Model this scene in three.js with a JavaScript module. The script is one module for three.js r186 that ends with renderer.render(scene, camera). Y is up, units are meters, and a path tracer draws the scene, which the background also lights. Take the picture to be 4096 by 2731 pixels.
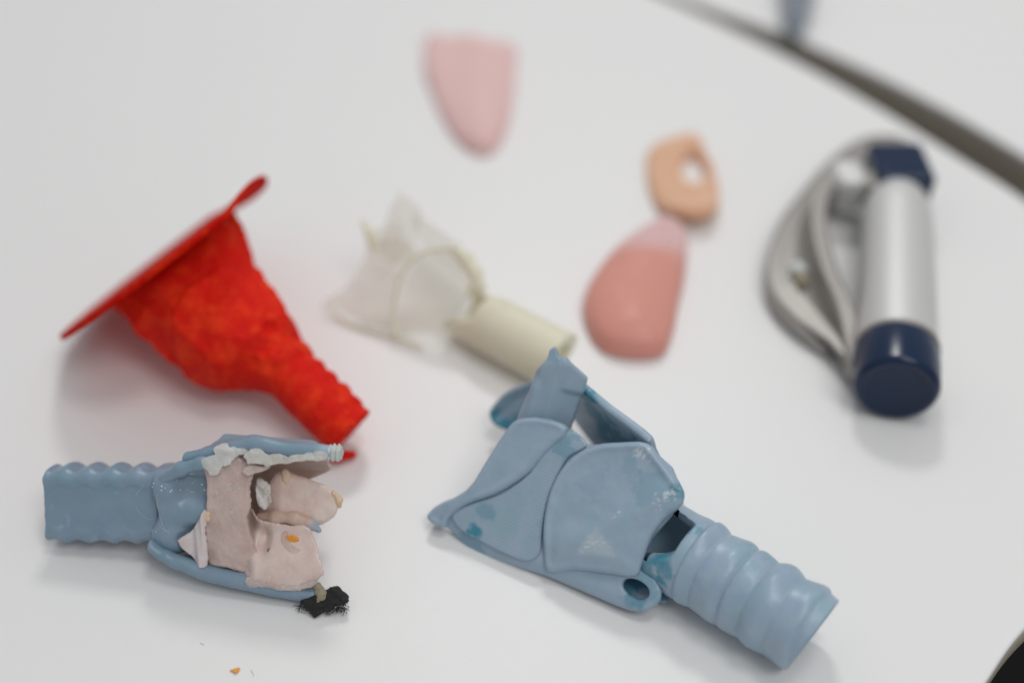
import * as THREE from 'three';
import { RectAreaLightUniformsLib } from 'three/addons/lights/RectAreaLightUniformsLib.js';
import { RoundedBoxGeometry } from 'three/addons/geometries/RoundedBoxGeometry.js';
import { mergeGeometries } from 'three/addons/utils/BufferGeometryUtils.js';
RectAreaLightUniformsLib.init();

// ------------------------------------------------------------------ camera, light, exposure
const TABLE = 0.74;                                   // height of the table tops, metres
const scene = new THREE.Scene();
scene.background = new THREE.Color().setRGB(0.37, 0.375, 0.38);   // even light of a white room
const camera = new THREE.PerspectiveCamera(30.16, 1024 / 682, 0.02, 20);
const EL = THREE.MathUtils.degToRad(42), DIST = 0.475;
camera.position.set(0, TABLE + DIST * Math.sin(EL), DIST * Math.cos(EL));
camera.lookAt(0, TABLE, 0);
camera.focus = 0.382;
camera.userData.fStop = 2.5;
const renderer = new THREE.WebGLRenderer({ antialias: true });
renderer.setSize(1024, 682);
renderer.toneMapping = THREE.LinearToneMapping;
renderer.toneMappingExposure = 1.02;
renderer.shadowMap.enabled = true;

const LAMPS = [   // ceiling panels: centre (x, height over the table, z), width, depth, brightness
  [0.05, 1.55, -1.2, 0.35, 0.35, 27],
  [0.32, 1.55, 0.05, 0.35, 0.35, 9.5],
  [0.6, 1.55, 0.85, 0.6, 0.6, 6.5],
];

// ------------------------------------------------------------------ helpers
const used = new Map();
function numbered(name) { const n = used.get(name) ?? 0; used.set(name, n + 1); return n ? name + '_' + String(n).padStart(3, '0') : name; }
function tag(o, label, category, group, kind) {
  if (label) o.userData.label = label;
  if (category) o.userData.category = category;
  if (group) o.userData.group = group;
  if (kind) o.userData.kind = kind;
  return o;
}
const shade = (o) => { o.castShadow = true; o.receiveShadow = true; return o; };
function thing(name, label, category, x, z, group, y = 0) {      // a group standing on the table; x, y, z in millimetres
  const o = new THREE.Group(); o.name = numbered(name); scene.add(o);
  o.position.set(x / 1000, TABLE + y / 1000, z / 1000);
  return tag(o, label, category, group);
}
function part(name, geo, mat, parent) { const m = shade(new THREE.Mesh(geo, mat)); m.name = name; parent.add(m); return m; }
// a part's own axes: origin o (mm from the thing's base) and three directions
function axes(mesh, o, ax, ay) {
  const X = new THREE.Vector3(...ax).normalize(), Y = new THREE.Vector3(...ay), Z = new THREE.Vector3().crossVectors(X, Y).normalize();
  Y.crossVectors(Z, X);
  mesh.quaternion.setFromRotationMatrix(new THREE.Matrix4().makeBasis(X, Y, Z));
  mesh.position.set(o[0] / 1000, o[1] / 1000, o[2] / 1000);
  return mesh;
}
function rng(seed) { let s = seed >>> 0; return () => { s = (s + 0x6d2b79f5) >>> 0; let t = Math.imul(s ^ (s >>> 15), 1 | s); t = (t + Math.imul(t ^ (t >>> 7), 61 | t)) ^ t; return ((t ^ (t >>> 14)) >>> 0) / 4294967296; }; }

// value noise, -1..1
const TAB = new Float32Array(4096); { const r = rng(7); for (let i = 0; i < 4096; i++) TAB[i] = r() * 2 - 1; }
const hash = (x, y, z) => TAB[((x * 73856093) ^ (y * 19349663) ^ (z * 83492791)) & 4095];
function noise(x, y, z) {
  const X = Math.floor(x), Y = Math.floor(y), Z = Math.floor(z);
  let u = x - X, v = y - Y, w = z - Z; u = u * u * (3 - 2 * u); v = v * v * (3 - 2 * v); w = w * w * (3 - 2 * w);
  const l = (a, b, t) => a + (b - a) * t;
  return l(l(l(hash(X, Y, Z), hash(X + 1, Y, Z), u), l(hash(X, Y + 1, Z), hash(X + 1, Y + 1, Z), u), v),
    l(l(hash(X, Y, Z + 1), hash(X + 1, Y, Z + 1), u), l(hash(X, Y + 1, Z + 1), hash(X + 1, Y + 1, Z + 1), u), v), w);
}
const fbm = (x, y, z) => noise(x, y, z) * 0.6 + noise(x * 2.1 + 5, y * 2.1, z * 2.1) * 0.3 + noise(x * 4.3, y * 4.3 + 9, z * 4.3) * 0.15;

// signed distances, millimetres
const smin = (a, b, k) => { const h = Math.max(k - Math.abs(a - b), 0) / k; return Math.min(a, b) - h * h * k * 0.25; };
const smax = (a, b, k) => -smin(-a, -b, k);
const clamp = (x, a, b) => Math.min(b, Math.max(a, x));
const step = (a, b, x) => { const t = clamp((x - a) / (b - a), 0, 1); return t * t * (3 - 2 * t); };
const ell = (x, y, z, c, r) => { const a = (x - c[0]) / r[0], b = (y - c[1]) / r[1], d = (z - c[2]) / r[2], k = Math.hypot(a, b, d); return (k - 1) * Math.min(r[0], r[1], r[2]); };
function cap(x, y, z, a, b, ra, rb = ra) {
  const bx = b[0] - a[0], by = b[1] - a[1], bz = b[2] - a[2], px = x - a[0], py = y - a[1], pz = z - a[2];
  const t = clamp((px * bx + py * by + pz * bz) / (bx * bx + by * by + bz * bz), 0, 1);
  return Math.hypot(px - bx * t, py - by * t, pz - bz * t) - (ra + (rb - ra) * t);
}
function chain(x, y, z, pts, k = 1.5) {      // points [x, y, z, radius]
  let d = 1e9;
  for (let i = 0; i + 1 < pts.length; i++) d = smin(d, cap(x, y, z, pts[i], pts[i + 1], pts[i][3], pts[i + 1][3]), k);
  return d;
}
function curve(pts, n = 3) {                 // closed smooth outline through pts
  const c = new THREE.CatmullRomCurve3(pts.map((p) => new THREE.Vector3(p[0], p[1], 0)), true, 'centripetal');
  return c.getPoints(pts.length * n).slice(0, -1).map((p) => [p.x, p.y]);
}
function poly(pts, n = 3) {
  const P = n > 1 ? curve(pts, n) : pts, N = P.length;
  return (x, y) => {
    let d = 1e18, s = 1;
    for (let i = 0, j = N - 1; i < N; j = i++) {
      const ex = P[j][0] - P[i][0], ey = P[j][1] - P[i][1], wx = x - P[i][0], wy = y - P[i][1];
      const t = clamp((wx * ex + wy * ey) / (ex * ex + ey * ey), 0, 1), bx = wx - ex * t, by = wy - ey * t;
      d = Math.min(d, bx * bx + by * by);
      const a = y >= P[i][1], b = y < P[j][1], c = ex * wy > ey * wx;
      if ((a && b && c) || (!a && !b && !c)) s = -s;
    }
    return s * Math.sqrt(d);
  };
}
function lerpTable(t) { return (x) => { if (x <= t[0][0]) return t[0][1]; for (let i = 1; i < t.length; i++) if (x <= t[i][0]) { const u = (x - t[i - 1][0]) / (t[i][0] - t[i - 1][0]), s = u * u * (3 - 2 * u); return t[i - 1][1] + (t[i][1] - t[i - 1][1]) * (0.4 * s + 0.6 * u); } return t[t.length - 1][1]; }; }

// surface nets over a signed distance: a smooth closed mesh, metres
function solid(fn, lo, hi, h, color) {
  const n = [0, 1, 2].map((i) => Math.ceil((hi[i] - lo[i]) / h) + 2), [nx, ny, nz] = n, B = 8;
  const val = new Float32Array(nx * ny * nz), done = new Uint8Array(nx * ny * nz), at = (i, j, k) => i + nx * (j + ny * k);
  const blocks = [], R = B * h * 0.87 * 1.35;
  for (let k = 0; k < nz - 1; k += B) for (let j = 0; j < ny - 1; j += B) for (let i = 0; i < nx - 1; i += B) {
    if (Math.abs(fn(lo[0] + (i + B / 2) * h, lo[1] + (j + B / 2) * h, lo[2] + (k + B / 2) * h)) > R) continue;
    blocks.push([i, j, k]);
    for (let c = k; c <= Math.min(k + B, nz - 1); c++) for (let b = j; b <= Math.min(j + B, ny - 1); b++) for (let a = i; a <= Math.min(i + B, nx - 1); a++) {
      const q = at(a, b, c); if (done[q]) continue; done[q] = 1;
      const edge = a === 0 || b === 0 || c === 0 || a === nx - 1 || b === ny - 1 || c === nz - 1;
      val[q] = edge ? 1 : fn(lo[0] + a * h, lo[1] + b * h, lo[2] + c * h);
    }
  }
  const id = new Int32Array(nx * ny * nz).fill(-1), pos = [], idx = [];
  for (const [i0, j0, k0] of blocks) for (let k = k0; k < Math.min(k0 + B, nz - 1); k++) for (let j = j0; j < Math.min(j0 + B, ny - 1); j++) for (let i = i0; i < Math.min(i0 + B, nx - 1); i++) {
    let m = 0, sx = 0, sy = 0, sz = 0, cnt = 0; const v = [];
    for (let c = 0; c < 8; c++) { const q = at(i + (c & 1), j + ((c >> 1) & 1), k + (c >> 2)); v.push(val[q]); if (val[q] < 0) m |= 1 << c; }
    if (m === 0 || m === 255) continue;
    for (let a = 0; a < 8; a++) for (const bit of [1, 2, 4]) if (!(a & bit)) {
      const b = a | bit; if ((v[a] < 0) === (v[b] < 0)) continue;
      const t = v[a] / (v[a] - v[b]);
      sx += (a & 1) + (bit === 1 ? t : 0); sy += ((a >> 1) & 1) + (bit === 2 ? t : 0); sz += (a >> 2) + (bit === 4 ? t : 0); cnt++;
    }
    id[at(i, j, k)] = pos.length / 3;
    pos.push(lo[0] + (i + sx / cnt) * h, lo[1] + (j + sy / cnt) * h, lo[2] + (k + sz / cnt) * h);
  }
  const quad = (a, b, c, d, flip) => { if (a < 0 || b < 0 || c < 0 || d < 0) return; if (flip) idx.push(a, c, b, a, d, c); else idx.push(a, b, c, a, c, d); };
  for (const [i0, j0, k0] of blocks) for (let k = Math.max(1, k0); k < Math.min(k0 + B, nz - 1); k++) for (let j = Math.max(1, j0); j < Math.min(j0 + B, ny - 1); j++) for (let i = Math.max(1, i0); i < Math.min(i0 + B, nx - 1); i++) {
    const q = at(i, j, k), s = val[q] < 0;
    if (s !== (val[at(i + 1, j, k)] < 0)) quad(id[at(i, j - 1, k - 1)], id[at(i, j, k - 1)], id[q], id[at(i, j - 1, k)], !s);
    if (s !== (val[at(i, j + 1, k)] < 0)) quad(id[at(i - 1, j, k - 1)], id[at(i - 1, j, k)], id[q], id[at(i, j, k - 1)], !s);
    if (s !== (val[at(i, j, k + 1)] < 0)) quad(id[at(i - 1, j - 1, k)], id[at(i, j - 1, k)], id[q], id[at(i - 1, j, k)], !s);
  }
  const N = pos.length / 3, P = new Float32Array(N * 3), No = new Float32Array(N * 3), UV = new Float32Array(N * 2), Co = color ? new Float32Array(N * 3) : null, e = h * 0.45;
  for (let i = 0; i < N; i++) {
    let x = pos[3 * i], y = pos[3 * i + 1], z = pos[3 * i + 2];
    const a = fn(x + e, y - e, z - e), b = fn(x - e, y - e, z + e), c = fn(x - e, y + e, z - e), d = fn(x + e, y + e, z + e);
    let gx = a - b - c + d, gy = -a - b + c + d, gz = -a + b - c + d; const L = Math.hypot(gx, gy, gz) || 1; gx /= L; gy /= L; gz /= L;
    const f = clamp((a + b + c + d) / 4, -0.3 * h, 0.3 * h); x -= gx * f; y -= gy * f; z -= gz * f;
    P.set([x / 1000, y / 1000, z / 1000], 3 * i); No.set([gx, gy, gz], 3 * i); UV.set([x / 1000 + z / 2200, y / 1000 - z / 2700], 2 * i);
    if (Co) Co.set(color(x, y, z, gx, gy, gz), 3 * i);
  }
  const g = new THREE.BufferGeometry();
  g.setAttribute('position', new THREE.BufferAttribute(P, 3)); g.setAttribute('normal', new THREE.BufferAttribute(No, 3)); g.setAttribute('uv', new THREE.BufferAttribute(UV, 2));
  if (Co) g.setAttribute('color', new THREE.BufferAttribute(Co, 3));
  g.setIndex(idx);
  return g;
}
// a sheet: outline in x, y; middle height zf(x, y); half thickness t
const sheet = (p2, zf, t, k = t) => (x, y, z) => smax(p2(x, y), Math.abs(z - zf(x, y)) - (typeof t === 'number' ? t : t(x, y)), typeof k === 'number' ? k : 1);
const mix3 = (a, b, t) => [a[0] + (b[0] - a[0]) * t, a[1] + (b[1] - a[1]) * t, a[2] + (b[2] - a[2]) * t];
const spot = (x, y, z, c, r) => 1 - step(r * 0.45, r, Math.hypot(x - c[0], y - c[1], z - c[2]) + (fbm(x * 0.3, y * 0.3, z * 0.3) * 0.9 + fbm(x * 1.1, y * 1.1, z * 1.1) * 0.4) * r);

// ------------------------------------------------------------------ materials
const lin = (r, g, b) => new THREE.Color().setRGB(r, g, b);
const phys = (o) => new THREE.MeshPhysicalMaterial(o);
function grainTexture(size, seed, f, lo, hi) {
  const d = new Uint8Array(size * size * 4), r = rng(seed);
  for (let j = 0; j < size; j++) for (let i = 0; i < size; i++) {
    const a = (i / size) * Math.PI * 2, b = (j / size) * Math.PI * 2;
    const v = fbm(Math.cos(a) * f + 20, Math.sin(a) * f + Math.cos(b) * f, Math.sin(b) * f) * 0.5 + 0.5 + (r() - 0.5) * 0.5;
    const q = Math.round(255 * clamp(lo + (hi - lo) * v, 0, 1)), k = 4 * (i + size * j); d[k] = d[k + 1] = d[k + 2] = q; d[k + 3] = 255;
  }
  const t = new THREE.DataTexture(d, size, size); t.wrapS = t.wrapT = THREE.RepeatWrapping; t.magFilter = THREE.LinearFilter; t.minFilter = THREE.LinearMipmapLinearFilter; t.generateMipmaps = true; t.needsUpdate = true; return t;
}
const fine = grainTexture(256, 3, 3, 0.1, 0.9); fine.repeat.set(40, 40);
const tableGrain = grainTexture(512, 11, 4, 0, 1); tableGrain.repeat.set(9, 9);
const M = {
  table: phys({ color: lin(0.775, 0.775, 0.775), roughness: 0.42, bumpMap: tableGrain, bumpScale: 0.00004 }),
  edge: phys({ color: lin(0.42, 0.37, 0.30), roughness: 0.55 }),
  floor: phys({ color: lin(0.012, 0.012, 0.013), roughness: 0.8 }),
  blue: phys({ color: 0xffffff, vertexColors: true, roughness: 0.36, specularIntensity: 1, bumpMap: fine, bumpScale: 0.00002 }),
  blueWet: phys({ color: 0xffffff, vertexColors: true, roughness: 0.36, clearcoat: 0.25, clearcoatRoughness: 0.3, bumpMap: fine, bumpScale: 0.00004 }),
  red: phys({ color: 0xffffff, vertexColors: true, roughness: 0.7, specularIntensity: 0.3, bumpMap: fine, bumpScale: 0.00015 }),
  redThin: phys({ color: 0xffffff, vertexColors: true, roughness: 0.95, transmission: 0.42, thickness: 0, specularIntensity: 0.08, bumpMap: fine, bumpScale: 0.0001 }),
  silicone: phys({ color: 0xffffff, vertexColors: true, roughness: 0.75, transmission: 0.16, thickness: 0, clearcoat: 0.8, clearcoatRoughness: 0.12, bumpMap: fine, bumpScale: 0.00002 }),
  panel: phys({ color: 0xffffff, vertexColors: true, roughness: 0.45, transmission: 0.38, thickness: 0, clearcoat: 0.8, clearcoatRoughness: 0.12, bumpMap: fine, bumpScale: 0.00002 }),
  film: phys({ color: 0xffffff, vertexColors: true, roughness: 0.5, transmission: 0.5, thickness: 0, clearcoat: 0.8, clearcoatRoughness: 0.12, bumpMap: fine, bumpScale: 0.00003 }),
  solidPink: phys({ color: 0xffffff, vertexColors: true, roughness: 0.45, transmission: 0.12, thickness: 0 }),
  glue: phys({ color: lin(0.80, 0.60, 0.42), roughness: 0.4, transmission: 0.2, thickness: 0 }),
  orange: phys({ color: lin(0.75, 0.30, 0.03), roughness: 0.4 }),
  pale: phys({ color: lin(0.55, 0.60, 0.58), roughness: 0.5 }),
  black: phys({ color: lin(0.010, 0.011, 0.010), roughness: 0.75 }),
  tan: phys({ color: lin(0.30, 0.26, 0.18), roughness: 0.7 }),
  fluff: phys({ color: lin(0.03, 0.034, 0.028), roughness: 0.9 }),
  clear: phys({ color: lin(0.965, 0.96, 0.935), roughness: 0.26, transmission: 0.92, thickness: 0, ior: 1.35 }),
  khaki: phys({ color: lin(0.92, 0.90, 0.76), roughness: 0.5, transmission: 0.4, thickness: 0, ior: 1.35 }),
  pink: phys({ color: lin(0.90, 0.63, 0.61), roughness: 0.85, transmission: 0.25, thickness: 0, clearcoat: 0.5, clearcoatRoughness: 0.3 }),
  salmon: phys({ color: 0xffffff, vertexColors: true, roughness: 0.85, transmission: 0.3, thickness: 0, clearcoat: 0.4, clearcoatRoughness: 0.3 }),
  peach: phys({ color: lin(0.88, 0.57, 0.38), roughness: 0.85, transmission: 0.3, thickness: 0 }),
  satin: phys({ color: lin(0.66, 0.66, 0.65), metalness: 0.5, roughness: 0.55 }),
  steel: phys({ color: lin(0.36, 0.345, 0.325), metalness: 0.7, roughness: 0.5 }),
  navy: phys({ color: lin(0.003, 0.017, 0.055), roughness: 0.24, specularIntensity: 0.8 }),
  greyblue: phys({ color: lin(0.20, 0.23, 0.27), roughness: 0.5 }),
  lampFrame: phys({ color: lin(0.75, 0.75, 0.75), roughness: 0.5 }),
  lampGlow: phys({ color: lin(0.8, 0.8, 0.8), emissive: lin(1, 0.99, 0.97), emissiveIntensity: 1.0 }),
  hair: phys({ color: lin(0.12, 0.12, 0.12), roughness: 0.6 }),
  lint: phys({ color: lin(0.7, 0.72, 0.72), roughness: 0.6 }),
};
const BLUE = [0.205, 0.29, 0.38], CYAN = [0.02, 0.22, 0.32], PALEBLUE = [0.38, 0.475, 0.57], LIGHTBLUE = [0.305, 0.405, 0.505];
const blueOf = (extra, base = BLUE) => (x, y, z, ...n) => { const m = fbm(x * 0.22 + 3, y * 0.22, z * 0.22) * 0.5 + fbm(x * 1.3, y * 1.3, z * 1.3) * 0.12; let c = base.map((v, i) => v * (1 + m * [0.22, 0.14, 0.10][i])); c = mix3(c, [base[0] * 0.8, base[1] * 1.0, base[2] * 0.92], 0.5 * step(0.0, 0.55, fbm(x * 0.11 + 7, y * 0.11, z * 0.11))); if (extra) c = extra(c, x, y, z, ...n); return c; };

// ------------------------------------------------------------------ the lamps
for (const [x, y, z, w, d, power] of LAMPS) {
  const o = new THREE.Group(); o.name = numbered('ceiling_lamp'); scene.add(o);
  o.position.set(x, TABLE + y, z);
  tag(o, 'white ceiling panel lamp ' + ['behind the tables', 'straight above the near table', 'in front of the near table'][used.get('ceiling_lamp') - 1], 'lamp', 'ceiling panel lamps');
  const f = part('frame', new RoundedBoxGeometry(w + 0.05, 0.04, d + 0.05, 2, 0.008), M.lampFrame, o); f.position.y = 0.03;
  const g = part('diffuser', new THREE.BoxGeometry(w, 0.006, d), M.lampGlow, o); g.position.y = 0.006;
  const l = new THREE.RectAreaLight(lin(1, 0.99, 0.975), power, w, d);
  l.position.set(x, TABLE + y - 0.004, z); l.lookAt(x, 0, z); scene.add(l);
}

// ------------------------------------------------------------------ floor and tables
{
  const g = new THREE.PlaneGeometry(8, 8); g.rotateX(-Math.PI / 2);
  const m = shade(new THREE.Mesh(g, M.floor)); m.name = 'floor'; scene.add(m); tag(m, 'black floor', null, null, 'structure');
}
function tableTop(name, label, pts, turn, thick, bevel) {
  const o = new THREE.Group(); o.name = numbered(name); scene.add(o); tag(o, label, 'table');
  const outline = new THREE.CatmullRomCurve3(pts.map((p) => new THREE.Vector3(p[0] / 1000, -p[1] / 1000, 0)), true, 'centripetal').getPoints(160).slice(0, -1);
  const s = new THREE.Shape(outline.map((p) => new THREE.Vector2(p.x, p.y)));
  const slab = (depth, b) => { const g = new THREE.ExtrudeGeometry(s, { depth: depth - 2 * b, bevelEnabled: true, bevelSize: b, bevelOffset: -b, bevelThickness: b, bevelSegments: 3, curveSegments: 4 }); g.rotateX(-Math.PI / 2); g.translate(0, b, 0); return g; };
  const lam = part('laminate_top', slab(0.004, 0.0012), M.table, o); lam.position.y = TABLE - 0.004;
  const band = part('edge_band', slab(thick, bevel), M.edge, o); band.position.y = TABLE - 0.0042 - thick;
  for (const [x, z] of turn) { const l = part('leg', new THREE.CylinderGeometry(0.025, 0.025, TABLE - 0.004 - thick, 24), M.floor, o); l.position.set(x, (TABLE - 0.004 - thick) / 2, z); }
  return o;
}
tableTop('table', 'white laminate table with beige edge carrying the models',
  [[-60, -450], [0, -362], [84.8, -272.9], [136.1, -214.8], [170, -169.5], [199.4, -124.5], [219.5, -92], [243, -40], [246, 20], [222, 72], [190, 100], [153.2, 129.1], [136.9, 147.2], [90, 205], [10, 300], [-100, 420], [-400, 520], [-640, 300], [-640, -350], [-300, -560]], [[-0.45, -0.25], [-0.45, 0.3], [0.05, 0.0]], 0.010, 0.003);
tableTop('table', 'second white table across the narrow gap at the back right',
  [[-30, -420], [30, -340], [96.4, -272.9], [139.6, -237], [176.5, -199], [205, -163], [229.5, -125.5], [262, -70], [330, 30], [520, 60], [800, -200], [760, -700], [350, -900], [0, -700]], [[0.4, -0.4], [0.3, -0.65]], 0.026, 0.0025);

// ------------------------------------------------------------------ blue larynx with torn silicone membranes, front left
function tornLarynx() {
  const bx = -100, bz = 100;
  const T = thing('larynx_model', 'blue larynx model with torn pink silicone membranes in front of the red cone', 'larynx model', bx, bz, 'larynx models');
  const O = [-148.9 - bx, 13, 89.6 - bz], AX = [0.992, 0.027, 0.12], AY = [0.036, 0.866, -0.499];
  const put = (name, geo, mat, parent = T) => parent === T ? axes(part(name, geo, mat, T), O, AX, AY) : part(name, geo, mat, parent);
  const cy = (x) => 0.1 + (x - 4) * 0.066;
  // trachea: C rings with a flat back wall
  const ringR = (x) => 11.9 + 0.75 * Math.cos((x - 10.2) / 7.75 * Math.PI * 2);
  const trachea = (x, y, z) => {
    y -= cy(x);
    const r = Math.hypot(y, z), wav = 0.5 * Math.cos((x - 10.2) / 7.75 * Math.PI * 2);
    const shell = smax(smax(r - ringR(x), z - 6.3 - wav * 0.6, 3.0), -(r - 10.2 - 0.9 * wav), 1.2);            // rings, open at the back
    const back = smax(smax(r - 11.4, Math.abs(z - 4.9) - 1.0, 1.2), -99, 0.5);   // flat wall set in between their ends
    return smax(smax(smin(shell, back, 2.2), 4 - x, 0.4), x - 41, 0.8) + 0.04 * noise(x, y, z);
  };
  put('trachea', solid(trachea, [2, -16, -15], [43, 18, 12], 0.5, blueOf((c, x, y, z) => mix3(c, PALEBLUE, 0.5 * step(0.35, 0.8, fbm(x * 0.35, y * 0.35, z * 0.35 + 8))))), M.blue);
  // cricoid: signet ring with a ridge between two hollows
  const cric = (x, y, z) => {
    y -= 2.6;
    const r = Math.hypot(y, z);
    let d = smax(r - 12.6, z - 7.6, 3);
    d = smin(d, ell(x, y, z, [44.5, 7.8, 5], [6.5, 5.6, 5.4]), 3);
    d = smin(d, ell(x, y, z, [44.8, -8.2, 4.4], [7.4, 6.4, 5.6]), 3);
    d = smin(d, cap(x, y, z, [43, 0.3, 5.8], [60, -1.2, 6.4], 3.4, 2.8), 3);
    d = smax(d, -ell(x, y, z, [55.5, 7.6, 10.8], [8, 5.6, 5.6]), 2.5);
    d = smax(d, -ell(x, y, z, [56, -9, 10.4], [8, 5, 5]), 2.5);
    const cut = 40.2 + 1.9 * Math.exp(-((y + 0.5) ** 2) / 14) - 1.1 * Math.exp(-((y + 8.5) ** 2) / 16);
    d = smax(d, cut - x, 1.6);
    d = smax(d, -Math.max(r - 8.4, z - 2), 0.6);
    return smax(d, x - 61, 1) + 0.12 * fbm(x * 0.5, y * 0.5, z * 0.5);
  };
  const cr = put('cricoid_cartilage', solid(cric, [37, -16, -15], [63, 19, 13], 0.5, blueOf((c, x, y, z) => mix3(c, [0.12, 0.13, 0.10], 0.55 * spot(x, y, z, [61, -2, 7], 6)))), M.blueWet);
  // thyroid laminae with their thick posterior borders
  const lamina = (bar, mids, x0, x1, hornR) => {
    return (x, y, z) => {
      const [by, bz_] = bar(x);
      const seg = (a, b, r) => cap(0, y, z, [0, a[0], a[1]], [0, b[0], b[1]], r);
      let d = Math.hypot(y - by, (z - bz_) * 0.85) - hornR(x);
      const anterior = mids.length - 1;
      let plate = seg([by, bz_], mids[0], 1.3);
      for (let i = 0; i < anterior; i++) plate = smin(plate, seg(mids[i], mids[i + 1], 1.3), 2);
      plate = smax(plate, x - (x1 - 4 - step(2, -16, z) * 22) + 0.8 * fbm(y * 0.4, z * 0.4, 2), 0.8);
      plate = smax(plate, (x0 + 7 + step(6, -14, z) * 4) - x, 0.8);
      d = smin(d, plate, 2.2);
      return smax(smax(d, x - x1, 0.6), x0 - x, 1.2) + 0.1 * fbm(x * 0.3, y * 0.3, z * 0.3);
    };
  };
  const upY = lerpTable([[44, 18], [50, 20.2], [58, 22.2], [65, 24.4], [72, 26], [76, 26.2], [83, 25.4], [96, 25.6]]);
  const upper = lamina((x) => [upY(x), 7.5 + 1.6 * step(68, 80, x)], [[23.5, -3], [16, -12], [4.5, -15.5]], 50, 96.3, (x) => 1.7 + 1.3 * Math.exp(-((x - 72) ** 2) / 46) + 0.5 * step(76, 90, x));
  put('thyroid_lamina', solid(upper, [48, 0, -19], [98, 32, 14], 0.5, blueOf((c, x, y, z) => mix3(c, PALEBLUE, 0.7 * step(90, 96, x)))), M.blue);
  const loY = lerpTable([[40, -8], [44, -10.6], [48, -12.4], [58.5, -15.4], [69.5, -17], [80.4, -18.5], [92, -19.6]]);
  const lower = lamina((x) => [loY(x), 10], [[-15.5, 0], [-11, -7], [3, -14.5]], 39.5, 93, (x) => 2.1 + 0.35 * step(46, 62, x));
  put('thyroid_lamina', solid(lower, [37, -24, -18], [95, 5, 15], 0.5, blueOf((c, x, y, z) => mix3(c, PALEBLUE, 0.8 * step(90.5, 92.5, x)))), M.blue);
  // inferior horn glued to the cricoid
  put('inferior_horn', solid((x, y, z) => chain(x, y, z, [[44.5, 13.6, 8.2, 2.0], [50, 17.2, 9.4, 2.1], [56.5, 19.6, 9.6, 1.9], [61, 21, 8.6, 1.4]]) + 0.08 * fbm(x * 0.6, y * 0.6, z * 0.6), [41, 10, 4], [64, 25, 13], 0.4, blueOf()), M.blueWet);
  // cut tip of the upper horn: a pale ribbed stub
  put('cut_horn_tip', solid((x, y, z) => { y -= 25.6; z -= 9.1; const r = Math.hypot(y, z * 0.9) * (1 + 0.06 * Math.sin(Math.atan2(z, y) * 5)); return smax(smax(r - (2.35 + 0.35 * Math.cos((x - 98.4) * 4.4)), 95.7 - x, 0.3), x - 99.4 - 0.15 * noise(y * 2, z * 2, 1), 0.4); }, [94.5, 21, 5], [100.5, 30, 13], 0.25), M.pale);
  // silicone lining
  const pinkOf = (base) => (x, y, z) => { const m = fbm(x * 0.3, y * 0.3, z * 0.3 + 4), s = step(0.3, 0.55, noise(x * 2.2, y * 2.2, z * 2.2 + 3)); return base.map((v, i) => v * (1 + m * [0.08, 0.14, 0.15][i]) + s * 0.04); };
  const PINK = [0.79, 0.63, 0.58], PALEPINK = [0.88, 0.79, 0.74], WHITISH = [0.88, 0.88, 0.86], BROWN = [0.62, 0.46, 0.39];
  const panelP = poly([[55.6, 19.4], [57.4, 16.1], [57.8, 10.6], [58, 5.8], [57, 3], [57.3, -3.3], [57.8, -12.5], [64.1, -13.1], [69.5, -14.6], [73.6, -15.3], [73.6, -10.3], [71.8, -3.5], [70.6, 3.4], [71.7, 6.9], [71.2, 13], [72.3, 17.9], [70.1, 20.9], [64.5, 22.7]]);
  const rag = (p, a, f, s) => (x, y) => p(x, y) + a * fbm(x * f + s, y * f, s) + 0.25 * a * noise(x * f * 3.3, y * f * 3.3, s + 5);
  const panelZ = (x, y) => 9 + 1.6 * Math.cos((x - 64) / 7 * 1.3) * 0.8 + 0.9 * fbm(x * 0.16, y * 0.16, 3) - 0.004 * (y - 4) ** 2 - 1.1 * step(5, 12, y) * Math.exp(-((x - 63) ** 2) / 14) + 0.18 * fbm(x * 0.9, y * 0.9, 4);
  put('back_wall_membrane', solid(sheet(rag(panelP, 0.35, 0.8, 1), panelZ, (x, y) => 0.6 + 0.3 * Math.exp(-((panelP(x, y) + 0.8) ** 2) / 0.7), 0.5), [53, -18, 5], [76, 25, 14], 0.35, pinkOf(PINK)), M.panel);
  const flapP = rag(poly([[58, 5.7], [55.5, 1.3], [52.7, -2.4], [48.6, -5.8], [51, -9.1], [53.7, -10.7], [55.3, -12.7], [57.8, -12.9], [58.6, -11.3], [58.2, -2.6]]), 0.35, 0.9, 5);
  put('folded_flap', solid(sheet(flapP, (x, y) => 9.6 + 2.4 * step(53, 57.2, x) - 1.2 * step(57.2, 58.6, x) + 0.25 * Math.sin(x * 2.1 + y * 0.25) * step(52, 56, x), 0.5, 0.5), [46, -15, 7], [61, 8, 15], 0.35, pinkOf([0.76, 0.67, 0.67])), M.silicone);
  const scrapA = rag(poly([[56.8, 19.7], [57.7, 21.5], [61.1, 23.4], [60.7, 24.7], [63.5, 26.7], [65.5, 25.7], [69.2, 25.3], [71.9, 26.2], [70.8, 24], [68.8, 23.3], [66.8, 21.5], [66.4, 20.2], [63.5, 19.8], [62.8, 17.5], [59.8, 16.6], [58.5, 17.8]], 2), 0.5, 0.9, 3);
  const scrapB = rag(poly([[70.3, 23.4], [72.4, 25.7], [74.8, 26.1], [76.7, 25.2], [78.2, 24.5], [81.4, 25], [83.4, 24.4], [89.3, 25.9], [93.9, 26.5], [96.1, 25.6], [95.2, 24.2], [89.3, 23.5], [84, 22.3], [81.4, 22.1], [77.4, 20.7], [74.8, 21.6], [72.1, 21.4]], 2), 0.45, 0.8, 8);
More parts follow.
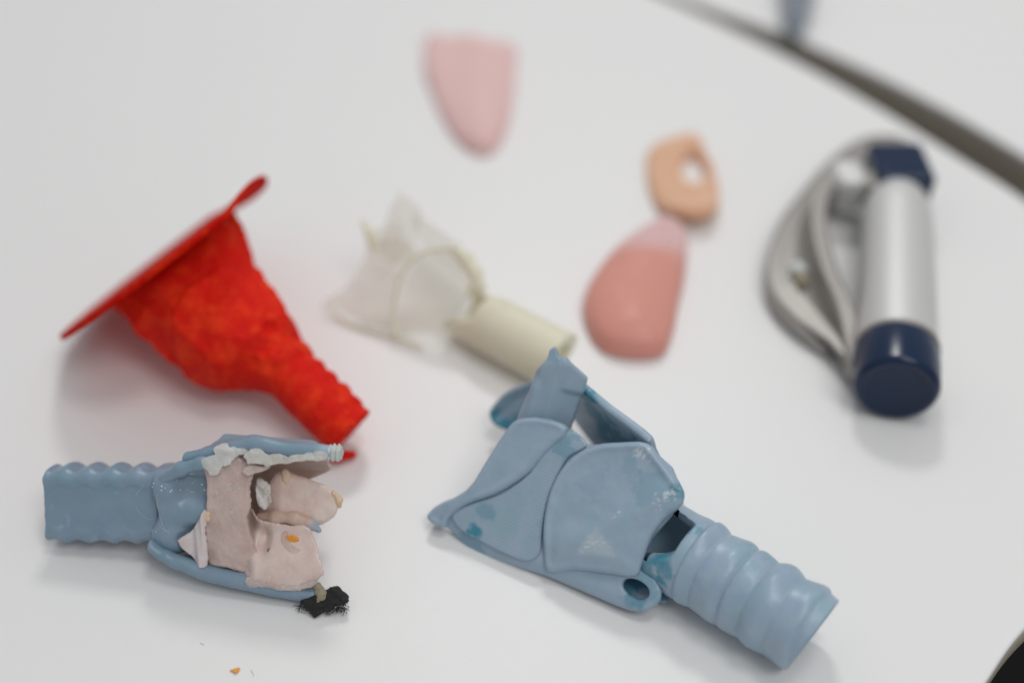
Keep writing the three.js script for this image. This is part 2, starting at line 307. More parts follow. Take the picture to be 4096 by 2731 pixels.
  const scrapC = rag(poly([[69.4, 18.4], [72.1, 20.8], [75.8, 20.4], [78.7, 21.4], [76.8, 19.3], [73.8, 18.3], [71.8, 17.2]], 2), 0.3, 0.9, 6);
  const bump = (x, y) => 0.35 * fbm(x * 0.7, y * 0.7, 12);
  put('torn_membrane', solid(sheet(scrapA, (x, y) => 11.2 + bump(x, y) - 0.3 * step(24.5, 27, y) * 4, 0.32, 0.3), [54, 14, 7], [74, 29, 14], 0.3, pinkOf(WHITISH)), M.film);
  put('torn_membrane', solid(sheet(scrapB, (x, y) => 12.1 + bump(x, y) - 0.5 * step(24.6, 26.8, y), 0.34, 0.3), [68, 18, 8], [98, 29, 15], 0.3, pinkOf([0.88, 0.86, 0.82])), M.film);
  put('torn_membrane', solid(sheet(scrapC, (x, y) => 11 + bump(x, y), 0.5, 0.4), [67, 15, 8], [81, 24, 14], 0.3, pinkOf(PALEPINK)), M.film);
  const bub = [], r3 = rng(23);
  for (let i = 0; i < 26; i++) { const g = new THREE.TorusGeometry((0.22 + 0.25 * r3()) / 1000, 0.00006, 6, 14), x = 59.5 + r3() * 9, y = 5 + r3() * 9; g.translate(x / 1000, y / 1000, (panelZ(x, y) + 0.68) / 1000); bub.push(g); }
  tag(put('air_bubbles', mergeGeometries(bub), M.lint), null, null, null, 'stuff');
  // lower lining sheet, hollow beside the panel
  const sheetP = rag(poly([[68, 3.5], [72.7, 1.4], [78.1, 1.1], [82.8, 0.6], [87.6, 1], [89.9, -2.1], [93, -7], [95, -12], [93.4, -13], [92.1, -15.6], [88.3, -17.2], [84.2, -18.4], [80.1, -18.2], [74.6, -17.4], [71.2, -15.4], [66.5, -14.1], [65.2, -5.8]]), 0.35, 0.9, 9);
  const sheetZ = (x, y) => { const up = step(-15, -1, y); return 11.6 - 5.5 * up * up - 4.6 * Math.exp(-(((x - 74.4) / 2.2) ** 2) - (((y + 4.6) / 4) ** 2)) + 0.6 * fbm(x * 0.18, y * 0.18, 6) - 5 * step(74, 68, x) * step(-17, -13, y); };
  const sh = put('lining_membrane', solid(sheet(sheetP, sheetZ, 0.75, 0.7), [63, -21, 0], [98, 6, 15], 0.35, pinkOf(PINK)), M.silicone);
  put('orange_glue_spot', solid((x, y, z) => ell(x, y, z, [83.6, -3.1, sheetZ(83.6, -3.1) + 0.7], [2.1, 1.2, 0.7]) + 0.25 * fbm(x, y, z), [80, -6, 3], [87.5, 0, 12], 0.3), M.orange, sh);
  put('inner_fold', solid((x, y, z) => chain(x, y, z, [[72, 0.5, 1.5, 1.6], [78, 2.2, 4, 1.7], [84, 2.6, 4.6, 1.7], [88.6, 1.0, 4.2, 1.4], [91, -1.2, 3.4, 0.9]], 2) + 0.15 * fbm(x * 0.5, y * 0.5, z), [69, -6, -5], [96, 7, 9], 0.4, (x, y, z) => mix3(pinkOf([0.62, 0.44, 0.36])(x, y, z), PALEBLUE, step(0.3, 0.7, (x - 84) / 8 + 0.4 * fbm(x * 0.4, y * 0.4, 2)))), M.solidPink);
  const rimP = rag(poly([[80.2, -2], [82, -0.6], [82.6, -2.8], [84.2, -4.6], [87, -5.6], [85.6, -6.6], [82.4, -5.6], [80.6, -4]]), 0.2, 1, 4);
  put('glue_rim', solid(sheet(rimP, (x, y) => sheetZ(x, y) + 0.75, 0.4, 0.4), [78, -9, 3], [90, 1, 12], 0.3, pinkOf([0.80, 0.68, 0.63])), M.film, sh);
  const lipP = rag(poly([[70.6, -14.7], [72.9, -14.1], [75.6, -15], [81, -15.9], [87.8, -15.3], [92.9, -12.8], [93.1, -14.6], [89.1, -16.5], [83.7, -17.6], [79, -17.5], [75.6, -17.1], [72.9, -17.7], [71, -16.5]], 2), 0.4, 1, 2);
  put('torn_membrane', solid(sheet(lipP, (x, y) => 12.7 + bump(x, y), 0.5, 0.4), [68, -20, 9], [96, -10, 16], 0.3, pinkOf([0.80, 0.72, 0.69])), M.film);
  // epiglottis leaf
  const epiP = rag(poly([[70.5, -1.5], [71.5, 6.3], [74.3, 11.7], [78, 16.1], [83.5, 15.5], [89.2, 13.6], [92.3, 13], [95.5, 10.8], [97, 8.9], [96.8, 6.5], [95.5, 3.2], [92.4, 0.8], [87.9, -1.5], [82.1, -1.6], [75.3, -3]]), 0.3, 0.5, 7);
  const epiZ = (x, y) => 2.6 - 4.5 * step(80, 70, x) - 0.012 * (y - 6) ** 2 + 0.5 * fbm(x * 0.2, y * 0.2, 1);
  const ep = put('epiglottis', solid(sheet(epiP, epiZ, 1.5, 1.8), [67, -6, -9], [100, 20, 9], 0.4, (x, y, z) => mix3(pinkOf([0.82, 0.63, 0.55])(x, y, z), pinkOf([0.86, 0.72, 0.65])(x, y, z), step(80, 94, x + 1.5 * fbm(x * 0.4, y * 0.4, 3)))), M.silicone);  // browner base to pale tip: translucency and shade put mildly into the colour
  put('yellowed_tip', solid((x, y, z) => chain(x, y, z, [[95.2, 10.6, 2.6, 0.9], [96.9, 8.8, 2.7, 1.0], [96.9, 6.8, 2.6, 0.8]]) + 0.45 * fbm(x * 0.9, y * 0.9, z), [93, 4, 0], [100, 13, 7], 0.3), M.glue, ep);
  // lining on the inside of the upper lamina
  const inner = (x, y, z) => {
    const by = upY(x) - 1.4;
    let d = Math.min(cap(0, y, z, [0, by, 8], [0, 20.8, -3], 0.8), cap(0, y, z, [0, 20.8, -3], [0, 13.8, -10.2], 0.8), cap(0, y, z, [0, 13.8, -10.2], [0, 3, -12.6], 0.8), cap(0, y, z, [0, 3, -12.6], [0, -11, -4], 0.8));
    return smax(smax(d, x - (91.5 - 13 * step(15, 6, y)) - 0.8 * fbm(y * 0.4, z * 0.4, 5), 0.5), 60 - x, 0.5);
  };
  put('lining_membrane', solid(inner, [58, -14, -15], [95, 28, 12], 0.45, pinkOf(BROWN)), M.silicone);
  put('white_fold', solid(sheet(rag(poly([[71.2, 13], [74.6, 12], [76.4, 8], [74.2, 3.6], [71.4, 5]]), 0.5, 0.6, 2), (x, y) => 1.6 + 0.9 * fbm(x * 0.5, y * 0.5, 3), 0.6, 0.5), [68, 1, -4], [79, 16, 8], 0.35, pinkOf([0.88, 0.86, 0.82])), M.solidPink);
  put('glue_blob', solid((x, y, z) => ell(x, y, z, [80.8, 15.2, 3.2], [1.6, 2.6, 1.1]) + 0.4 * fbm(x * 0.7, y * 0.7, z), [78, 11, 1], [85, 20, 8], 0.35), M.glue);
  put('glue_blob', solid((x, y, z) => ell(x, y, z, [58.2, 3, 10.6], [1.3, 1.9, 1]) + 0.35 * fbm(x * 0.9, y * 0.9, z), [55, -1, 8], [62, 7, 14], 0.3), M.glue);
  // scrap of black hook tape stuck under the lower horn
  const hook = (x, y, z) => { const a = 0.45, X = (x - 96) * Math.cos(a) + (y + 20) * Math.sin(a), Y = -(x - 96) * Math.sin(a) + (y + 20) * Math.cos(a); return smax(smax(Math.abs(X + 0.4 * Y + 0.8) - 5.6, Math.abs(Y) - 2.9, 0.8), Math.abs(z - 11.2 + 0.12 * X) - 2.0, 0.8) + 0.7 * fbm(x * 0.8, y * 0.8, z * 0.8); };
  const hk = put('hook_tape_scrap', solid(hook, [86, -28, 6], [105, -12, 16], 0.4), M.black);
  hk.userData.label = 'frayed scrap of black hook tape';
  put('dried_glue', solid((x, y, z) => chain(x, y, z, [[93.2, -15.6, 12, 1.2], [94.6, -17.8, 12.8, 1.3], [93.4, -20, 12.4, 1.0]]) + 0.5 * fbm(x * 1.1, y * 1.1, z * 1.1), [90, -23, 9], [98, -13, 16], 0.3), M.tan, hk);
  const rr = rng(41), fz = [];
  for (let i = 0; i < 260; i++) {
    const u = rr(), x = 87 + u * 15, y = -21.4 - 2.5 * rr() + (u - 0.5) * 1, z = 9 + rr() * 4, P = [];
    let dx = rr() - 0.5, dy = -rr() * 0.8 - 0.1, dz = rr() - 0.4;
    for (let k = 0; k < 4; k++) { P.push(new THREE.Vector3((x + dx * k * 0.45) / 1000, (y + dy * k * 0.3) / 1000, (z + dz * k * 0.45) / 1000)); dx += (rr() - 0.5) * 1.2; dz += (rr() - 0.5) * 1.2; dy += (rr() - 0.4) * 0.7; }
    fz.push(new THREE.TubeGeometry(new THREE.CatmullRomCurve3(P), 6, 0.00006 + rr() * 0.00006, 4));
  }
  tag(put('frayed_loops', mergeGeometries(fz), M.fluff, hk), null, null, null, 'stuff');
  // dried glue droplets and stray fibres
  const drops = [], r2 = rng(5);
  for (let i = 0; i < 46; i++) {
    const a = r2(), c = i < 24 ? [43 + a * 14, 12.6 + (r2() - 0.5) * 5 - a * 2, 8.4] : i < 34 ? [52 + a * 4, -6.5 + (r2() - 0.5) * 2, 8.6] : [40 + a * 1.6, 12 - r2() * 20, 7.6];
    const g = new THREE.SphereGeometry((0.12 + 0.3 * r2() * r2()) / 1000, 8, 6); g.scale(1.4, 1, 0.7);
    let z = 14; for (; z > -2; z -= 0.15) if (Math.min(cric(c[0], c[1], z), trachea(c[0], c[1], z)) < 0) break;
    g.translate(c[0] / 1000, c[1] / 1000, z / 1000); drops.push(g);
  }
  tag(put('dried_droplets', mergeGeometries(drops), M.lint, cr), null, null, null, 'stuff');
  const fib = (pts, rad) => new THREE.TubeGeometry(new THREE.CatmullRomCurve3(pts.map(([x, y]) => { let z = 14; for (; z > 0; z -= 0.1) if (Math.min(cric(x, y, z), trachea(x, y, z)) < 0.12) break; return new THREE.Vector3(x / 1000, y / 1000, z / 1000); })), 24, rad / 1000, 5);
  put('stray_fibre', fib([[34, 2.6], [36, 0], [38.5, -1], [41, -0.6], [43, -1.8], [46, -3.2]], 0.045), M.lint);
  put('stray_fibre', fib([[34, 6.5], [35.5, 8.5], [37, 10.4]], 0.055), M.lint);
  put('stray_fibre', fib([[42.6, 9], [42.2, 5], [43, 1], [44.6, -3]], 0.04), M.lint);
}
tornLarynx();

// ------------------------------------------------------------------ hollow larynx (blue, and a smaller clear one)
const WALL = [[0, 0], [0.8, 4.1], [9.3, 13.6], [12.2, 24.4], [14.8, 35.8], [16.9, 40.3], [26.1, 44.6], [34.1, 44.1], [40.4, 41.6], [59.2, 48.4], [74.3, 39.2], [70.4, 23.6], [70, 13.2], [75, 12.6], [78.4, 9.8], [78.8, 6], [76, 2.4], [70.9, 0.2], [62.3, -0.4], [43, -1.2], [25.2, -3.7], [14.8, -3.8], [7, -0.8]];
const LAMINA = [[43.4, 0.8], [39.1, 9.4], [36.4, 19.8], [36.2, 29.1], [38.6, 36.6], [43.7, 42.6], [51.2, 46.5], [58.9, 49.3], [64.1, 46.9], [74.6, 40.3], [75.5, 36.2], [72.2, 30], [70.6, 23.7], [70.5, 15.9], [70.3, 11.3], [61.9, 8.2], [51.3, 4.6]];
const MEMBRANE = [[7.5, 3.9], [11.1, 9.2], [20.1, 16.6], [27.1, 26.8], [29.2, 35], [32.9, 43.2], [38.1, 43.5], [41.3, 41.2], [37.3, 36], [36.2, 29.1], [36.2, 19.7], [38, 10.4], [39.2, 4.4], [36.6, 1.3], [29.9, 0.3], [20.3, 0.5], [11.8, 1.3]];
const HYOID = [[0, 0], [0.8, 4.1], [9.3, 13.6], [12.2, 24.4], [14.8, 35.8], [16.9, 40.3], [24.8, 44.1], [34.1, 44.1], [30.2, 34.6], [26.6, 25.9], [19.4, 16.4], [11.1, 9.2], [7.1, 3], [6.8, -0.4]];
function hollowLarynx(T, ox, oz, body, tube, cell, rings) {      // ox, oz: the base in the coordinates the parts were measured in
  const near = (m) => axes(m, [-26.7 - ox, 4, 89.1 - oz], [0.8606, 0.0, 0.5093], [0.34809, 0.73091, -0.58702]);
  const stain = (list) => blueOf((c, x, y, z) => { for (const [px, py, pz, r, a] of list) c = mix3(c, CYAN, a * spot(x, y, z, [px, py, pz], r)); return c; }, LIGHTBLUE);
  const wallP = poly(WALL, 2), lamP = poly(LAMINA), memP = poly(MEMBRANE), hyP = poly(HYOID), h = cell;
  const lowRoll = (y) => -2.2 * step(4, -4, y);
  const wall = (x, y, z) => {
    let d = sheet(wallP, (a, b) => -1.2 + lowRoll(b), 1.5, 1.4)(x, y, z);
    d = smax(d, -(Math.hypot((x - 71) * 0.8, (y - 7.3) * 1.3) - 3.5), 1.0);
    return d + 0.08 * fbm(x * 0.4, y * 0.4, z * 0.4);
  };
  if (rings) near(part('side_wall', solid(wall, [-3, -8, -8], [82, 52, 4], h, stain([[15, -2, 0, 6, 0.4], [74, 9, 0, 6, 0.35], [72, 4, 0, 4, 0.4]])), body, T));
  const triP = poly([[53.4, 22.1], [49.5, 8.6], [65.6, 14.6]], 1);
  if (!rings) {      // the clear one shows its thick rounded edges
    const bead = (pts, z, r) => new THREE.TubeGeometry(new THREE.CatmullRomCurve3(pts.map((p) => new THREE.Vector3(p[0] / 1000, p[1] / 1000, z / 1000))), 60, r / 1000, 12);
    near(part('lamina_edge', bead(LAMINA.slice(0, 8), 2.2, 0.9), tube, T));
    near(part('front_edge', solid((x, y, z) => chain(x, y, z, [[58, 48, 1, 2.2], [64, 46, 0, 3.4], [71, 41.5, 0, 2.8], [75, 37, 0, 2.2], [72, 30, 1, 1.4]], 3) + 0.5 * fbm(x * 0.3, y * 0.3, z * 0.3), [52, 25, -6], [81, 54, 6], 0.9), tube, T));
    near(part('lower_edge', bead([[6, -1], [18, -3], [43, -0.5], [58, 0]], -1, 0.8), tube, T));
    near(part('torn_corner', solid((x, y, z) => chain(x, y, z, [[15, 37, 0, 2.6], [12, 42, 1, 2.0], [6, 46, 1.5, 1.1]], 3) + 0.9 * fbm(x * 0.35, y * 0.35, z * 0.35), [0, 31, -6], [21, 51, 7], 0.9), tube, T));
  }
  const lamZ = (x, y) => {
    const di = -lamP(x, y), rim = Math.exp(-((di - 1.4) ** 2) / 1.6) * (x < 62 || y > 40 ? 1 : 0.3) * 0.9;
    const facet = step(-4.5, 4.5, (x - 57) * 0.75 - (y - 27) * 0.66);
    return 0.9 + rim + 1.7 * facet * step(0, 6, di) + 0.8 * Math.sin(clamp((y - 2) / 46, 0, 1) * Math.PI) + 0.25 * fbm(x * 0.2, y * 0.2, 2) - 1.5 * step(14, 4, y);
  };
  near(part('thyroid_lamina', solid(sheet(lamP, lamZ, 1.6, 1.6), [33, -3, -5], [79, 53, 9], h, (x, y, z) => { let c = stain([[56, 40, 2, 5, 0.2], [66, 38, 2, 7, 0.22], [48, 30, 2, 6, 0.1], [74, 40, 2, 4, 0.5]])(x, y, z); const t = Math.max(-triP(x, y), 0), g = noise(x * 2.6, y * 2.6, 3) * 0.5 + noise(x * 1.1, y * 1.1, 9) * 0.5; c = mix3(c, [0.55, 0.60, 0.64], step(0, 2.5, t) * (0.34 + 0.6 * step(0.1, 0.45, g))); for (const [a, b, r] of [[68.5, 35, 3.2], [60, 46, 3.6], [72, 38, 2.4], [58, 26, 3]]) c = mix3(c, [0.62, 0.66, 0.69], 0.75 * spot(x, y, 0, [a, b, 0], r) * step(0.02, 0.4, g)); return c; }), body, T));  // dusty triangle; the small pale specks are glints painted over dusty patches
  near(part('thyrohyoid_membrane', solid(sheet(memP, (x, y) => 0.2 + 0.05 * Math.sin(y / 0.95 * Math.PI * 2 + x * 0.3) * step(18, 26, x) + 1.3 * Math.sin(clamp(y / 44, 0, 1) * Math.PI) * 0.5, 0.9, 0.8), [4, -3, -4], [44, 47, 5], h * 0.8, stain([[17, 3, 1, 3.2, 0.9], [18, 10, 1, 4, 0.35], [34, 38, 1, 5, 0.35], [38, 14, 1, 3, 0.2]])), body, T));
  near(part('hyoid_bone', solid((x, y, z) => smax(hyP(x, y), Math.abs(z - 0.4 - 0.5 * Math.exp(-((hyP(x, y) + 1.2) ** 2))) - 2.0, 1.8) + 0.1 * fbm(x * 0.3, y * 0.3, z * 0.3), [-3, -3, -5], [37, 47, 6], h, blueOf(null, LIGHTBLUE)), body, T));
  // far side
  const farP = poly([[0, 0.6], [-9, 1.2], [-18, 0.4], [-27, 0.9], [-33, -0.5], [-40, -6], [-48, -14], [-50, -36], [8, -37.5], [4, -17], [0.5, -6]], 2);
  axes(part('far_side_wall', solid(sheet(farP, (x, y) => -1.2 - 0.02 * Math.max(0, -x - 25) ** 1.6, 1.5, 1.4), [-53, -40, -9], [23, 4, 3], h * 1.2, stain([[-28, -3, 0, 6, 0.9], [-25, -9, 0, 8, 0.95], [-17, -5, 0, 5, 0.8], [-20, -20, 0, 11, 0.9], [-8, -12, 0, 8, 0.8]])), body, T), [41.1 - ox, 40, 90.2 - oz], [0.646, 0, 0.763], [-0.217, 0.959, 0.184]);
  const flP = poly([[21.9, -1], [15.9, 1.1], [9.3, 2.5], [3.9, 1.8], [-0.1, 0.1], [-0.9, -3.9], [1.5, -7.9], [5.6, -12.9], [12.3, -14], [20.1, -8.7]]);
  axes(part('flared_horn', solid(sheet(flP, (x, y) => -1.5 - 2.6 * step(0, -4.5, flP(x, y)) + 0.2 * fbm(x * 0.3, y * 0.3, 1), 1.4, 1.4), [-4, -17, -8], [25, 5, 3], h, (x, y, z) => stain([[1, -6, 0, 6, 0.95], [6, -10, 0, 6, 0.95], [3, -1, 0, 3, 0.5]])(x, y, z)), body, T), [-8 - ox, 11, 49 - oz], [0.765, 0.613, -0.196], [-0.566, 0.494, -0.66]);
  if (rings) part('back_wall', (() => { const p = poly([[-16, 87], [10, 101], [30, 117], [47, 121], [56, 100], [20, 60], [0, 56]].map((q) => [q[0] - ox, q[1] - oz]), 1); return solid((x, y, z) => smax(p(x, z), Math.abs(y - 2.2) - 1.2, 1), [-20 - ox, 0, 50 - oz], [62 - ox, 5, 122 - oz], h * 1.3, stain([[40 - ox, 3, 105 - oz, 14, 0.8]])); })(), body, T);
  // epiglottis
  const epP = poly([[-0.4, 0], [1.2, 4.5], [5.1, 12.7], [7.9, 20], [11.6, 24], [12.2, 26.3], [14.1, 27.4], [15.3, 24.6], [17.3, 25], [23.8, 17], [22.9, 13.3], [20.7, 8.2], [17.9, 0], [15.5, -9], [6.3, -9], [1.5, -3]], 1);
  const epZ = (x, y) => 1.6 - 0.34 * Math.abs(x - 8.5 - y * 0.3) + 1.2 * step(11, 14, y + (x - 20) * 0.4) * step(14, 18, x) - 1.8 * step(22, 27, y) + 0.5 * Math.exp(-((x - 3 - y * 0.3) ** 2) / 1.5) - 0.9 * Math.exp(-((x - 8) ** 2) / 4 - ((y - 18) ** 2) / 8);
  axes(part('epiglottis', solid(sheet(epP, epZ, 1.5, 1.0), [-3, -11, -9], [27, 29, 7], h * 0.9, stain([[14, 25, 0, 3, 0.25]])), body, T), [1 - ox, 28, 72.6 - oz], [0.99, 0.102, 0.098], [-0.058, 0.925, -0.376]);
  // windpipe and cricoid: x runs from the cut end towards the larynx, y up
  const tub = (m) => axes(m, [86.3 - ox, 13.6, 139.7 - oz], [-0.77, 0, -0.638], [0, 1, 0]);
  const ringR = (x) => rings ? 11.8 + 1.9 * Math.sqrt(Math.abs(Math.cos((x - 5.5 + 0.7 * Math.sin(x * 0.31)) / 8.2 * Math.PI)) + 0.04) * (0.8 + 0.25 * Math.sin(x * 0.5 + 1)) * step(-1, 3, x) : 14.2;
  const trachea = (x, y, z) => {
    const r = Math.hypot(y * 0.98, z), low = step(3, -10, y - z * 0.2) * (rings ? 0.8 : 1);
    let d = r - (ringR(x + 0.5 * fbm(x * 0.1, y * 0.1, z * 0.1)) * (1 - low) + 13 * low);
    d = smax(d, -12.4 - y, 1.5); d = smax(d, -(r - 9), 0.5);
    return smax(smax(d, (-x - (y + 4) * 0.22 + 0.6) * 0.97, 0.6), x - 40, 0.8) + 0.08 * fbm(x * 0.5, y * 0.5, z * 0.5);
  };
  tub(part('trachea', solid(trachea, [-12, -15, -16], [42, 16, 16], h * 0.9, blueOf((c, x, y, z) => mix3(c, [0.27, 0.37, 0.50], 0.7 * step(0.05, 0.5, fbm(x * 0.2, y * 0.2, z * 0.2 + 2))), LIGHTBLUE)), tube, T));
  const cric = (x, y, z) => {
    const r = Math.hypot(y, z);
    let d = r - (12.8 + 0.5 * Math.exp(-((x - 42) ** 2) / 8));
    d = smax(d, -12.6 - y, 1.5); d = smax(d, -(r - 9.4), 0.5);
    d = smax(d, x - (43.5 + 16 * Math.max(step(9.5, -1, y), step(2, 6, z))), 1);
    return smax(d, 38 - x, 1) + 0.08 * fbm(x * 0.5, y * 0.5, z * 0.5);
  };
  tub(part('cricoid_cartilage', solid(cric, [36, -15, -15], [61, 15, 15], h, stain([[45, 5, -11, 5, 0.7], [50, 2, -12, 6, 0.6], [44, 11, 0, 4, 0.5]])), tube, T));
}
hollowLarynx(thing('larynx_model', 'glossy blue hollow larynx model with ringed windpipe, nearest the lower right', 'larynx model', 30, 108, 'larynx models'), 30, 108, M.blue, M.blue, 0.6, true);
{
  const T = thing('larynx_model', 'translucent clear larynx model with yellowish windpipe behind the blue ones', 'larynx model', -28, -2, 'larynx models');
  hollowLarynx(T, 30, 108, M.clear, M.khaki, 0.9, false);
  T.scale.setScalar(0.78); T.rotation.y = THREE.MathUtils.degToRad(1);
}

// ------------------------------------------------------------------ red printed cone
{
  const bx = -100, bz = 10;
  const T = thing('red_larynx_cone', 'rough orange red printed larynx cone with a round flange', 'larynx model', bx, bz);
  const up = lerpTable([[-6, 28], [2, 28.2], [11.6, 25.2], [16, 24.2], [34, 18.2], [46, 14.5], [56, 12.2], [64, 11], [73, 10], [88, 10], [100, 9.4]]);
  const lo = lerpTable([[-6, 26], [17.6, 26.9], [31.4, 25.4], [48.5, 21], [57, 16.5], [64, 11.5], [69, 10], [87, 10], [100, 9.6]]);
  const body = (x, y, z) => {
    const t = step(-8, 8, y), R = up(x) * t + lo(x) * (1 - t), c = 0;
    const flat = 0.86 - 0.1 * step(60, 40, x);
    const zz = z / flat, round = Math.hypot(y, zz); let hex = -1e9;
    for (let k = 0; k < 7; k++) { const a = 0.35 + k * 0.8976 + 0.012 * x; hex = smax(hex, y * Math.cos(a) + zz * Math.sin(a), 0.8); }
    const ang = 0.95 * step(62, 50, x), r = round * (1 - ang) + hex * 1.06 * ang;
    let d = (r - R) * 0.9;
    const tr = step(66, 70, x);
    d += -0.42 * tr * Math.cos((x - 74) / 6.6 * Math.PI * 2) * step(-5, 4, y);
    d += (1.2 * fbm(x * 0.1, y * 0.1, z * 0.1) - 0.9 * (1 - Math.abs(noise(x * 0.085 + 4, y * 0.085, z * 0.085 + 2)) * 2.4) + 0.9 * fbm(x * 0.33, y * 0.33, z * 0.33)) * (1 - 0.75 * tr) + 0.22 * noise(x * 1.5, y * 1.5, z * 1.5) * (1 - 0.3 * tr);
    // edge of the thyroid plate: a step that runs across, and the pitted gap above the windpipe
    const line = x - (27 + 0.012 * (y + 2) ** 2 * 1.4 - 0.12 * y);
    d -= 2.0 * step(-1.0, 1.0, line) * step(60, 54, x) * step(-8, 4, z);
    d += 1.6 * Math.exp(-((x - 60 - 0.16 * y) ** 2) / 7) * step(-6, 6, z) + 0.5 * noise(x * 0.9, y * 0.9, z * 0.9) * Math.exp(-((x - 61) ** 2) / 14);
    d = smin(d, ell(x, y, z, [12, 18, 12], [11, 5, 7]), 4);
    d = smax(d, -ell(x, y, z, [24, 17, 17], [7, 4.5, 7]), 2.5);
    d = smax(d, -ell(x, y, z, [56.5, 7, 11.5], [3, 3, 3.4]), 1.5);
    d = smax(d, -(r - R + 6) , 1);
    return smax(smax(d, -13 - x + 0.0 * y, 1), (x - 100 - 0.35 * z - 0.7 * fbm(y * 0.4, z * 0.4, 1)) * 0.94, 0.8);
  };
  const tone = (x, y, z) => { const m = fbm(x * 0.2, y * 0.2, z * 0.2), s = fbm(x * 1.1, y * 1.1, z * 1.1); const k = step(-0.2, 0.5, m * 0.7 + s * 0.4); return mix3([0.68, 0.010, 0.004], [0.80, 0.042, 0.007], k); };
  const fr = (m) => axes(m, [-125 - bx, 33, -9.2 - bz], [0.712, -0.22, 0.667], [0.682, 0.441, -0.583]);
  // disc axes: normal n, in the same frame
  const n = new THREE.Vector3(0.5927, -0.7246, 0.3517).normalize();
  const ax = new THREE.Vector3(0.712, -0.22, 0.667).normalize(), ay = new THREE.Vector3(0.682, 0.441, -0.583).normalize(), az = new THREE.Vector3().crossVectors(ax, ay);
  const nl = [n.dot(ax), n.dot(ay), n.dot(az)];
  const over = (x, y, z) => x * nl[0] + y * nl[1] + z * nl[2];           // distance along the flange's normal
  fr(part('cone_body', solid((x, y, z) => smax(body(x, y, z), 0.5 - over(x, y, z), 0.6), [-28, -34, -34], [104, 36, 34], 0.75, tone), M.red, T));
  const R = 46.5, dn = n.clone(); const e1 = new THREE.Vector3().crossVectors(dn, new THREE.Vector3(0, 1, 0)).normalize(), e2 = new THREE.Vector3().crossVectors(dn, e1);
  const bend = (x, y) => { const q = -0.52 * x + 0.856 * y, t = -0.85 * x - 0.51 * y; return q * (-0.022 + 0.0075 * Math.max(0, t - 24)) ; };
  const disc = solid((x, y, z) => { const r = Math.hypot(x, y); return smax(r - R + 0.3 * noise(x * 0.3, y * 0.3, 4), Math.abs(z - bend(x, y)) - 1.1, 0.6) + 0.06 * noise(x * 2, y * 0.4, z); }, [-49, -49, -6], [49, 49, 6], 0.9, tone);
  const dm = part('round_flange', disc, M.redThin, T);
  axes(dm, [-125.6 - bx, 33.4, -8.6 - bz], e1.toArray(), e2.toArray());
  part('loose_strand', solid((x, y, z) => chain(x, y, z, [[-64 - bx, 9, 56 - bz, 2.4], [-59 - bx, 4, 62 - bz, 1.8], [-54 - bx, 2.5, 60 - bz, 1.4]], 2) + 0.3 * fbm(x * 0.6, y * 0.6, z * 0.6), [-70 - bx, 0, 50 - bz], [-49 - bx, 14, 67 - bz], 0.5, tone), M.red, T);
}

// ------------------------------------------------------------------ soft silicone pieces
function pad(pts, H, w, cell, extra, color) {        // flat-bottomed pad with a rounded top, outline in x and z
  const p = poly(pts), xs = pts.map((q) => q[0]), zs = pts.map((q) => q[1]);
  return solid((x, y, z) => {
    const d2 = p(x, z), t = clamp(-d2 / w, 0, 1), top = H * (0.3 + 0.7 * Math.sqrt(1 - (1 - t) * (1 - t))) + (extra ? extra(x, z) : 0) * t;
    return smax(smax(d2, (y - top) * 0.75, 2.2), 0.1 - y, 0.8);
  }, [Math.min(...xs) - 3, -1, Math.min(...zs) - 3], [Math.max(...xs) + 3, H + 8, Math.max(...zs) + 3], cell, color);
}
const rel = (pts, x, z) => pts.map((p) => [p[0] - x, p[1] - z]);
{
  const T = thing('tongue_pad', 'pale pink tongue shaped silicone pad with a wavy cut end', 'silicone pad', -20, -175);
  const pts = rel([[-42.3, -232], [-34.3, -225.2], [-21.2, -227.4], [-10.1, -220.7], [1.5, -218.5], [1.9, -197], [0.8, -168.7], [-3.2, -138.6], [-8.9, -125], [-13.8, -123.3], [-22.7, -130.7], [-31.3, -149.6], [-38.6, -176.6], [-43.4, -197]], -20, -175);
  part('pad', pad(pts, 8.5, 13, 1, (x, z) => 1.2 * Math.sin((x + 4) * 0.16) + 0.8 * fbm(x * 0.08, z * 0.08, 1)), M.pink, T);
}
{
  const T = thing('pear_pad', 'salmon pink pear shaped silicone piece with a paler narrow end', 'silicone pad', 48, -25);
  const pts = rel([[58.3, -69.4], [64.1, -73], [71.3, -64.9], [69.5, -42], [64, -17.9], [59.8, -0.3], [54.9, 9.4], [42.1, 10.6], [32.8, 5.8], [27.7, -7.7], [27.4, -20.5], [33.2, -36.5], [44.8, -56.1]], 48, -25);
  part('body', pad(pts, 12, 17, 1, (x, z) => -9 * step(-12, -42, z) + 0.8 * fbm(x * 0.08, z * 0.08, 5), (x, y, z) => mix3([0.84, 0.385, 0.315], [0.86, 0.60, 0.59], step(-13, -31, z - x * 0.2 + 3 * fbm(x * 0.12, z * 0.12, 2)))), M.salmon, T);
}
